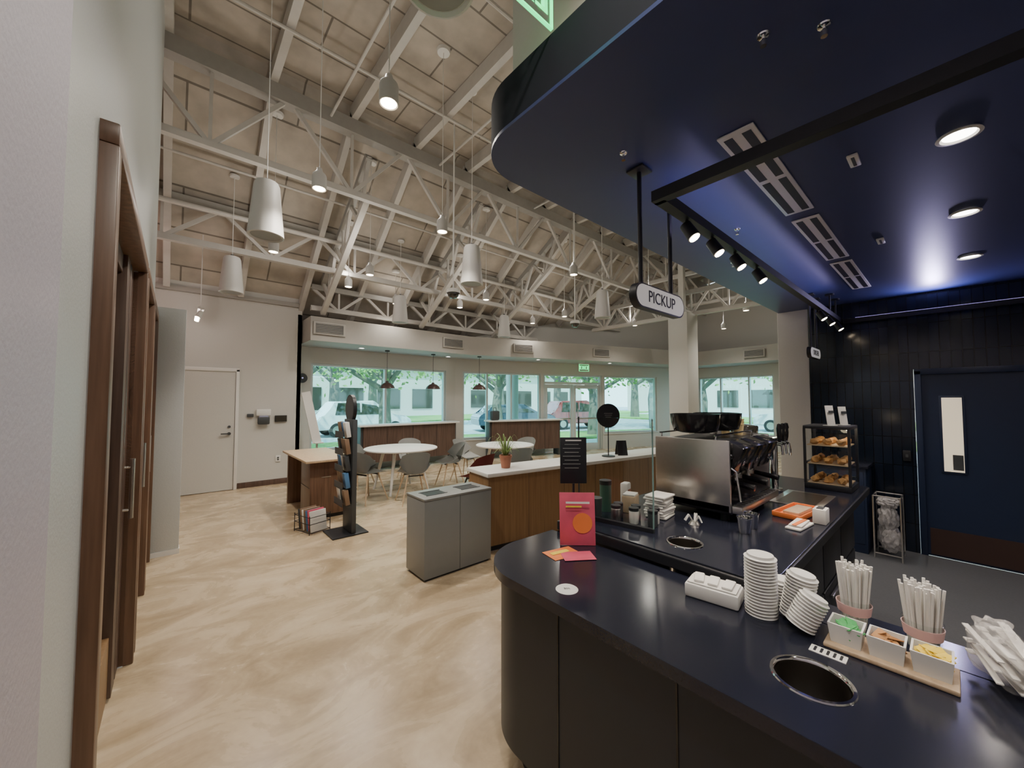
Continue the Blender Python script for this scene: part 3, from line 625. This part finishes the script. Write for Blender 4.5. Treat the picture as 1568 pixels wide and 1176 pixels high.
def straws(n,h,m,wr):
    b=B()
    for i in range(n):
        a=R.random()*2*pi; q=math.sqrt(R.random())*.036; t=1.35
        b.cyl((q*.8*math.cos(a),q*.8*math.sin(a),.003),(q*t*math.cos(a),q*t*math.sin(a),h*R.uniform(.9,1.0)),.0042,m,seg=6)
    b.lathe([(.034,0),(.044,.09),(.045,.09),(.0355,.001),(0,.001),(0,0),(.034,0)],CGLASS,seg=24)
    b.lathe([(.040,.045),(.0445,.075),(.046,.075),(.0415,.045)],wr,seg=24)
    return b
straws(60,.205,PAPER,PINKW).done('straw_cup',(1.695,.235,Z)); straws(60,.20,PAPER,PINKW).done('straw_cup',(1.68,.08,Z))
b=B(); b.bx(-.065,.065,-.135,.135,0,.012,WOODL,.003); b.done('condiment_board',(1.55,.145,Z))
for i,m in enumerate([YELLOW,BROWNP,GREEN]):
    b=B(); s=.04
    b.raw([(-s*.85,-s*.85,0),(s*.85,-s*.85,0),(s*.85,s*.85,0),(-s*.85,s*.85,0),(-s,-s,.055),(s,-s,.055),(s,s,.055),(-s,s,.055),(-s*.88,-s*.88,.055),(s*.88,-s*.88,.055),(s*.88,s*.88,.055),(-s*.88,s*.88,.055),(-s*.75,-s*.75,.01),(s*.75,-s*.75,.01),(s*.75,s*.75,.01),(-s*.75,s*.75,.01)],
     [(3,2,1,0),(0,1,5,4),(1,2,6,5),(2,3,7,6),(3,0,4,7),(4,5,9,8),(5,6,10,9),(6,7,11,10),(7,4,8,11),(8,9,13,12),(9,10,14,13),(10,11,15,14),(11,8,12,15),(12,13,14,15)],WHITE)
    for k in range(16): b.box((R.uniform(-.02,.02),R.uniform(-.02,.02),.03+R.uniform(0,.022)),(.028,.045,.003),m,.001,rz=R.uniform(0,3),rx=R.uniform(-.5,.5),ry=R.uniform(-.5,.5))
    b.done('condiment_dish',(1.545,.058+i*.087,Z+.0122))
# bags of wrapped cutlery
for j,(x,y,rz_,s) in enumerate([(1.625,-.065,.3,1.15),(1.69,-.22,-.2,1.2),(1.55,-.225,.5,1.15)]):
    b=B()
    for k in range(24):
        yy=-.035+.07*R.random(); zz=.012+.085*R.random(); b.beam((-.065,yy,zz),(.06,yy+R.uniform(-.012,.012),zz+R.uniform(-.01,.02)),.011,.003,PAPER); b.box((.062,yy,zz),(.022,.016,.004),PAPER,.0015)
    b.sph((0,0,.058),(.085,.052,.056),FILM,sub=4,jit=.10,seed=j*4.1)
    b.sph((.03,.0,.105),(.04,.03,.022),FILM,sub=4,jit=.25,seed=j*2.3+1)
    o=b.done('cutlery_bag',(x,y,Z+.008),rz_); o.scale=(s,s,s)
b=B(); b.bx(-.06,.06,-.08,.08,0,.07,WHITE,.004); b.bx(-.05,.05,-.07,.07,.07,.09,PAPER,.006); b.done('napkin_box',(1.56,-.42,Z))

# blue cabinet & bag rack by the back wall
b=B(); b.bx(5.42,5.84,.62,1.1,.0,.88,DOORN,.005); b.bx(5.40,5.855,.6,1.12,.88,.91,TOP,.004); b.bx(5.412,5.42,.64,1.08,.1,.84,DOORN,.003); b.bx(5.40,5.41,.7,1.0,.78,.79,STEEL); b.done('blue_cabinet')
b=B()
for x in (-.12,.12):
    for y in (-.10,.10): b.cyl((x,y,0),(x,y,.62),.007,STEEL,seg=8)
for z in (.05,.62): b.tube([(-.12,-.10,z),(.12,-.10,z),(.12,.10,z),(-.12,.10,z),(-.12,-.10,z)],.006,STEEL,8)
b.sph((-.03,-.02,.19),(.085,.075,.13),CLOTH,sub=4,jit=.12,seed=2.2,fr=3.2)
b.sph((.05,.03,.21),(.06,.06,.15),CLOTH,sub=4,jit=.12,seed=6.2,fr=3.2)
b.sph((-.02,.0,.40),(.09,.075,.14),CLOTH,sub=4,jit=.13,seed=9.4,fr=3.5)
b.sph((.0,.0,.55),(.10,.085,.05),CLOTH,sub=4,jit=.16,seed=4.4,fr=3.5)
b.done('bag_rack',(5.50,.47,.006))
b=B(); b.bx(5.2,5.3,-.8,-.74,.006,.9,YELLOW,.01); b.cyl((5.25,-.77,.9),(5.25,-.77,1.4),.012,STEEL,seg=8); b.bx(5.1,5.4,-.85,-.7,.006,.06,YELLOW,.01); b.done('cleaning_mop')

# ------------------------------------------------------------------ lobby furniture
b=B(); L=4.2
b.bx(0,L,0,.45,.06,.78,WOODO); b.bx(.02,L-.02,.03,.42,0,.06,BLACK); b.bx(-.02,L+.02,-.02,.47,.78,.82,WHITE,.004)
for k in range(1,8): b.bx(k*.52-.002,k*.52+.002,-.0015,.01,.06,.78,WOODD)
b.bx(1.1,1.17,-.006,0,.35,.46,WHITE,.002)
b.done('low_partition',(2.5,3.24,0),-.14)
b=B(); w,d,h=.74,.35,.72
b.bx(-w/2,w/2,-d/2,d/2,.02,h-.02,GREYB,.006); b.bx(-w/2+.02,w/2-.02,-d/2+.02,d/2-.02,0,.03,BLACK); b.bx(-w/2-.003,w/2+.003,-d/2-.003,d/2+.003,h-.02,h,GREYB,.004)
b.bx(-.0015,.0015,-d/2-.001,-d/2+.01,.02,h-.02,BLACK)
for q in (-.19,.19): b.bx(q-.10,q+.10,-.07,.07,h-.002,h+.0015,BLACK); b.bx(q-.11,q+.11,-.08,-.07,h-.001,h+.004,DARKG); b.bx(q-.11,q+.11,.07,.08,h-.001,h+.004,DARKG)
b.done('recycling_bin',(2.04,3.255,0))
b=B(); b.lathe([(0,0),(.05,0),(.068,.12),(.074,.12),(.074,.145),(.062,.145),(.06,.12),(0,.12)],TERRA,seg=28)
for i in range(44):
    a=R.random()*2*pi; L=R.uniform(.12,.26); up=R.uniform(.1,.26); w=.009; pts=[];n=6; dx,dy=math.cos(a),math.sin(a)
    for k in range(n+1):
        t=k/n; r=.01+L*t; z=.12+up*math.sin(t*2.3)*1.1-.03*t; ww=w*(1-t*.9)
        pts+= [(r*dx-dy*ww,r*dy+dx*ww,z),(r*dx+dy*ww,r*dy-dx*ww,z)]
    b.raw(pts,[(2*k,2*k+1,2*k+3,2*k+2) for k in range(n)],LEAF)
b.done('potted_spider_plant',(2.87,3.40,.8205))
b=B(); b.cyl((0,0,0),(0,0,.012),.09,BLACK,seg=24); b.cyl((0,0,.01),(0,0,.42),.008,BLACK,seg=10)
b.lathe([(0,-.008),(.165,-.008),(.165,.008),(0,.008)],BLACK,at=(0,0,.56),X=Matrix.Rotation(pi/2,4,'X'),seg=40)
for k,z in enumerate((.59,.565,.54)): b.box((0,-.009,z),(.12-.02*k,.001,.005),CHAIRG)
b.done('round_sign',(4.5,3.14,.8205),-.6)
b=B(); b.beam((0,-.06,0),(0,0,.2),.14,.008,BLACK); b.beam((0,.06,0),(0,0,.2),.14,.008,BLACK); b.done('table_tent_sign',(4.75,3.1,.8225),-.6)
def rtable(r):
    b=B(); b.lathe([(0,.72),(r-.02,.72),(r,.73),(r,.745),(r-.01,.75),(0,.75)],WHITE,seg=56)
    b.lathe([(0,.69),(r*.6,.69),(r*.62,.72)],WOODL,seg=32)
    for k in range(4):
        a=pi/4+k*pi/2; b.cyl((r*.5*math.cos(a),r*.5*math.sin(a),.72),(r*.78*math.cos(a),r*.78*math.sin(a),0),.03,WHITE,r1=.02,seg=14)
    return b
rtable(.63).done('round_table',(3.05,6.5,0)); rtable(.55).done('round_table',(4.75,5.65,0))
def chairmesh(mt,name):
    b=B(); t=bmesh.new(); nu,nv=12,16; g=[]
    for j in range(nv+1):
        v=j/nv; row=[]
        for i in range(nu+1):
            u=-1+2*i/nu
            if v<.5: q=v/.5; y=-.22+.40*q; z=.45-.02*math.sin(q*pi)+.16*abs(u)**3*q; hw=.23
            else: q=(v-.5)/.5; y=.18+.07*q+.02*math.sin(q*pi/2)-.16*abs(u)**2.4*(1-.2*q); z=.45+.02+.33*q+ (.14*abs(u)**3)*(1-q)-.06*abs(u)**3*q; hw=.24-.02*q
            row.append(t.verts.new((u*hw,y,z)))
        g.append(row)
    for j in range(nv):
        for i in range(nu): t.faces.new((g[j][i],g[j][i+1],g[j+1][i+1],g[j+1][i]))
    bmesh.ops.solidify(t,geom=t.faces[:],thickness=.02); b.add(t,mt)
    for sx in (-1,1):
        for sy in (-1,1): b.cyl((sx*.12,sy*.1,.44),(sx*.23,sy*.22,0),.012,WOODL if mt is CHAIRG else BLACK,r1=.009,seg=10)
    b.beam((-.13,-.1,.42),(.13,-.1,.42),.02,.02,DARKG); b.beam((-.13,.1,.42),(.13,.1,.42),.02,.02,DARKG)
    return b.mesh(name)
cm=chairmesh(CHAIRG,'dining_chair')
for x,y,a in [(2.85,5.62,pi-.2),(2.32,6.15,1.9),(3.6,7.25,-.3),(3.85,6.15,-1.8),(2.55,7.25,.5),(5.5,5.95,-1.3),(4.4,6.45,.4),(4.45,4.95,2.8)]:
    place(cm,'dining_chair',(x,y,0),a)
cr=chairmesh(RED,'maroon_chair'); place(cr,'maroon_chair',(3.45,4.75,0),pi+.3)
b=B(); b.bx(1.28,1.92,5.5,6.95,.77,.80,WOODL,.006); b.bx(1.36,1.84,5.62,6.1,.05,.77,WOODB,.004); b.bx(1.33,1.86,6.78,6.84,0,.77,WOODB,.004)
b.bx(1.80,1.84,6.1,6.78,.25,.77,WOODB); b.bx(1.38,1.82,5.64,6.08,0,.05,BLACK); b.bx(1.355,1.36,5.65,6.07,.42,.425,BLACK); b.bx(1.5,1.62,5.614,5.62,.55,.56,STEEL)
b.done('information_desk')
# brochure stand
b=B(); b.bx(-.24,.17,-.2,.2,0,.015,BLACK,.004); b.bx(-.02,.035,-.16,.16,.015,1.36,DARKG,.008)
ell=[(.15*math.cos(2*pi*k/32),.17*math.sin(2*pi*k/32)) for k in range(32)]
b.M=Matrix.Translation((.008,0,1.49))@Matrix.Rotation(pi/2,4,'Z')@Matrix.Rotation(pi/2,4,'X'); b.prism(ell,-.02,.02,BLACK); b.prism([(p*.9,q*.9) for p,q in ell],-.0215,.0215,DARKG); b.M=Matrix()
BLUEP=mat('print_blue',(.08,.2,.4),.5); BRN=mat('print_brown',(.25,.16,.10),.5)
cols=[PAPER,PINK,BLUEP,BRN,PAPER,BRN,DARKG]
for lv in range(5):
    z=.34+lv*.2
    b.bx(-.13,-.02,-.15,.15,z,z+.008,CGLASS); b.bx(-.13,-.126,-.15,.15,z,z+.08,DARKG)
    for k in range(3): b.box((-.07+.01*(k%2),-.1+k*.1,z+.1),(.05,.085,.18),[BRN,DARKG,PAPER,BLUEP,BRN][(lv*3+k)%5],.002,ry=-.15)
b.done('brochure_stand',(1.62,4.88,0))
b=B()
for k in range(7): b.box((0,-.12+k*.04,.14+.01*(k%2)),(.2,.022,.24),cols[k%7],.002,rx=-.15)
for z in (.02,.12,.2): b.tube([(-.13,-.16,z),(.13,-.16,z),(.13,.16,z),(-.13,.16,z),(-.13,-.16,z)],.004,BLACK,6)
for x in (-.13,.13):
    for y in (-.16,.16): b.cyl((x,y,0),(x,y,.22),.005,BLACK,seg=6)
b.done('magazine_basket',(1.30,5.22,0),.3)
b=B(); b.bx(1.12,1.35,8.44,8.499,1.3,1.42,WHITE,.01); b.bx(1.14,1.33,8.40,8.46,1.14,1.28,DARKG,.02); b.bx(1.16,1.31,8.42,8.44,1.18,1.3,mat('pouch',(.3,.3,.45),.6),.02); b.bx(.98,1.08,8.45,8.499,1.28,1.34,DARKG,.01); b.done('wall_intercom')
b=B(); b.bx(1.42,1.62,8.46,8.499,1.18,1.3,BLACK,.006); b.bx(1.43,1.61,8.455,8.461,1.19,1.29,DGLASS); b.done('wall_tablet')
b=B(); b.bx(1.45,1.53,8.485,8.499,.42,.54,WHITE,.003); b.bx(1.475,1.505,8.48,8.486,.45,.475,DARKG); b.bx(1.475,1.505,8.48,8.486,.485,.51,DARKG); b.done('wall_outlet')
b=B(); b.lathe([(0,0),(.09,0),(.1,.02),(.1,.035),(0,.04)],DARKG,X=Matrix.Rotation(pi/2,4,'X'),seg=28); b.lathe([(0,.0),(.02,0),(.02,.06),(0,.06)],CHROME,X=Matrix.Rotation(pi/2,4,'X'),seg=16); b.done('wall_bell',(1.97,8.95,2.05))
b=B(); b.beam((0,0,0),(-.22,0,1.0),.03,.16,WHITE); b.box((.02,0,-.0),(.16,.2,.02),WHITE,.005); b.cyl((.0,0,-.75),(0,0,0),.02,ALU,seg=12); b.cyl((0,0,-.75),(0,0,-.73),.14,ALU,seg=24); b.done('slanted_display_stand',(2.12,8.3,.75))
def bar(L,name,loc,rz):
    b=B(); b.bx(0,L,0,.42,1.0,1.04,WHITE,.005); b.bx(.1,L-.1,.06,.10,.2,1.0,WOODD)
    for k in range(1,4): b.bx(k*L/4-.003,k*L/4+.003,.057,.061,.2,1.0,BLACK)
    for x in (.05,L-.11,L/2): b.bx(x,x+.06,.1,.40,0,1.0,DARKG,.004)
    b.done(name,loc,rz)
bar(2.55,'window_bar_counter',(3.0,8.42,0),0); bar(2.3,'window_bar_counter',(6.3,8.15,0),math.atan2(-2.17,7))
b=B(); b.box((0,0,.13),(.26,.14,.26),DARKG,.04); b.tube([(-.06,0,.25),(-.04,0,.34),(.04,0,.34),(.06,0,.25)],.008,DARKG,6); b.done('backpack',(6.55,8.22,1.0405))

# ------------------------------------------------------------------ outside
b=B(); b.bx(-40,80,-40,90,-.3,-.14,ASPH); b.done('ground')
b=B(); b.prism([(-6,9.3),(5.8,9.3),(14.6,6.7),(14.2,-4),(17.5,-4),(17.5,8.2),(7.5,12.2),(-6,12.2)],-.14,-.03,CONC); b.done('sidewalk')
b=B(); b.prism([(-8,12.6),(7.5,12.6),(18.2,8.4),(18.2,-6),(21.5,-6),(21.5,10.5),(9,15.6),(-8,15.6)],-.14,-.02,GRASS); b.bx(-10,50,27,36,-.14,-.02,GRASS); b.bx(31,40,-20,27,-.14,-.02,GRASS); b.done('lawn')
def tree(seed):
    rr=random.Random(seed); b=B(); tips=[]
    b.cyl((0,0,0),(.1,.05,1.5),.26,BARK,r1=.2,seg=12); b.cyl((.1,.05,1.45),(0,0,2.4),.2,BARK,r1=.17,seg=12)
    for k in range(7):
        a=k*.9+rr.random(); L=rr.uniform(1.6,2.8); p=Vector((0,0,1.9+rr.random()*.5)); q=p+Vector((math.cos(a)*L*.5,math.sin(a)*L*.5,.8)); e=q+Vector((math.cos(a+.4)*L*.6,math.sin(a+.4)*L*.6,.7+rr.random()))
        b.cyl(p,q,.11,BARK,r1=.08,seg=8); b.cyl(q,e,.08,BARK,r1=.03,seg=8); tips+=[q,e]
    tips.append(Vector((0,0,4.6)))
    V=[];F=[]
    for t in tips:
        for k in range(150):
            d=Vector((rr.gauss(0,1),rr.gauss(0,1),rr.gauss(0,.6)))*.66; c=t+d+Vector((0,0,.35)); s=rr.uniform(.06,.13)
            u=Vector((rr.gauss(0,1),rr.gauss(0,1),rr.gauss(0,1))).normalized(); w=u.orthogonal().normalized()
            n=len(V); V+=[c+u*s,c+w*s*.6,c-u*s,c-w*s*.6]; F.append((n,n+1,n+2,n+3))
    b.raw(V,F,TLEAF); return b.mesh('oak_tree')
TM=[tree(1),tree(5)]
for i,(x,y,s) in enumerate([(2.5,13.8,1),(6.2,14.6,1.05),(10.5,12.9,1),(14.8,11.2,1),(18.5,7.8,1.1),(19.5,3.0,1.0),(22,12,1.2),(1,21,1.3),(7,24,1.4),(14,22,1.3),(21,19,1.4),(28,13,1.4),(29,6,1.3),(30,0,1.4),(-4,17,1.2),(12,31,1.6),(24,29,1.6),(33,20,1.6)]):
    place(TM[i%2],'oak_tree',(x,y,-.1),i*1.3,s)
def car(m,name,loc,rz,van=0):
    b=B(); pr=[(-2.25,.35),(-2.3,.75),(-2.1,.98),(-1.9,1.0),(-1.45,1.45+.2*van),(.35,1.5+.2*van),(1.1,1.02),(2.0,.9),(2.3,.7),(2.28,.35)]
    b.M=Matrix.Rotation(pi/2,4,'X')
    t=bmesh.new(); A=[t.verts.new((x,z,-.88+ (.14 if z>1.1 else 0))) for x,z in pr]; Bq=[t.verts.new((x,z,.88-(.14 if z>1.1 else 0))) for x,z in pr]; n=len(pr)
    t.faces.new(A); t.faces.new(Bq[::-1])
    for i in range(n): t.faces.new((A[i],Bq[i],Bq[(i+1)%n],A[(i+1)%n]))
    bmesh.ops.bevel(t,geom=t.edges[:],offset=.05,segments=2,affect='EDGES'); b.add(t,m); b.M=Matrix()
    h=1.38+.2*van
    for q in (-1,1):
        b.raw([(-1.5,q*.885,1.03),(.95,q*.885,1.03),(.3,q*.76,h),(-1.35,q*.76,h)],[(0,1,2,3)],DGLASS); b.bx(-.35,-.29,q*.80-.06,q*.80+.06,1.0,h,m)
        for x in (-1.4,1.4): b.cyl((x,q*.7,.33),(x,q*.9,.33),.33,TIRE,seg=24); b.cyl((x,q*.895,.33),(x,q*.905,.33),.2,STEEL,seg=16)
    b.raw([(.5,-.68,h),(.5,.68,h),(1.13,.8,1.06),(1.13,-.8,1.06)],[(0,1,2,3)],DGLASS)
    b.done(name,loc,rz)
car(CARW,'car',(7.0,19.5,-.14),0,1); car(CARD,'car',(14.5,16.5,-.14),-.35); car(CARR,'car',(18.5,15.2,-.14),-.35,1); car(CARW,'car',(24.8,5.0,-.14),1.5); car(CARD,'car',(0,18.6,-.14),0)
b=B(); b.bx(-10,50,40,48,-.14,5,BRICKB)
for k in range(14): b.bx(-8+k*4,-5.5+k*4,39.9,40.05,.6,2.8,DGLASS)
b.bx(-10.5,50.5,39.5,48.5,5,5.4,CONC); b.done('building')
b=B(); b.bx(54,62,-20,34,-.14,5,BRICKB)
for k in range(12): b.bx(53.9,54.05,-18+k*4,-15.5+k*4,.6,2.8,DGLASS)
b.bx(53.5,62.5,-20.5,34.5,5,5.4,CONC); b.done('building')
b=B(); b.cyl((0,0,0),(0,0,3.6),.2,CONC,seg=20); b.cyl((0,0,0),(0,0,.2),.3,CONC,seg=20); b.cyl((0,0,3.4),(0,0,3.6),.28,CONC,seg=20); b.done('portico_column',(8.3,9.5,-.03))

# ------------------------------------------------------------------ added violet glow strips and lamps along the track rail
VIO=(.64,.57,1.0)
VGLOW=mat('violet_glow',(.5,.4,1),.5,emit=1.5,ecol=(.5,.4,1))  # emission for the added glow strips
b=B(); b.bx(5.762,5.778,-3.3,.7,2.5245,2.529,VGLOW); o=b.done('added_glow_wall')  # glowing strip added, with its lamps, to tint the canopy violet near the wall
light('AREA','strip',(5.72,-.9,2.54),9,VIO,o,.05,sy=3.0,rot=(0,math.radians(180-55),0))
o2=o.children[0]; o2.rotation_euler=Vector((-.75,0,.66)).to_track_quat('-Z','Y').to_euler()
o2.data.shape='SQUARE'; o2.data.size=.08; o2.location=(5.70,.1,2.54)
l3=light('AREA','added_violet_b',(5.70,-1.0,2.54),6,VIO,o,.08); l3.rotation_euler=o2.rotation_euler
b=B(); b.bx(1.7,5.6,.822,.838,2.5245,2.529,VGLOW); o=b.done('added_glow_rail')  # strip and lamp added for the violet glow around the slot vents
light('AREA','strip',(3.4,.8,2.54),6.5,VIO,o,3.2,sy=.05,rot=(math.radians(125),0,0))

# ------------------------------------------------------------------ world + sun
w=bpy.data.worlds.new('sky'); bpy.context.scene.world=w; w.use_nodes=True; nt=w.node_tree; bg=nt.nodes['Background']
tc=nt.nodes.new('ShaderNodeTexCoord'); sp=nt.nodes.new('ShaderNodeSeparateXYZ'); rp=nt.nodes.new('ShaderNodeValToRGB')
rp.color_ramp.elements[0].color=(.86,.95,1,1); rp.color_ramp.elements[1].color=(.45,.70,1,1); rp.color_ramp.elements[1].position=.8
nt.links.new(tc.outputs['Generated'],sp.inputs[0]); nt.links.new(sp.outputs[2],rp.inputs[0]); nt.links.new(rp.outputs[0],bg.inputs[0]); bg.inputs[1].default_value=4.4
s=light('SUN','sun',(0,0,20),9,(1,.95,.85)); s.rotation_euler=Vector((.45,.35,-.8)).to_track_quat('-Z','Y').to_euler()

# ------------------------------------------------------------------ camera
cd=bpy.data.cameras.new('camera'); cam=bpy.data.objects.new('camera',cd); bpy.context.scene.collection.objects.link(cam)
cd.sensor_width=36; cd.lens=13.52; cd.clip_start=.02; cd.clip_end=300
cam.location=(0,0,1.6); a=math.radians(2.33); h=math.radians(41.1)
cam.rotation_euler=Vector((math.sin(h)*math.cos(a),math.cos(h)*math.cos(a),math.sin(a))).to_track_quat('-Z','Y').to_euler()
bpy.context.scene.camera=cam
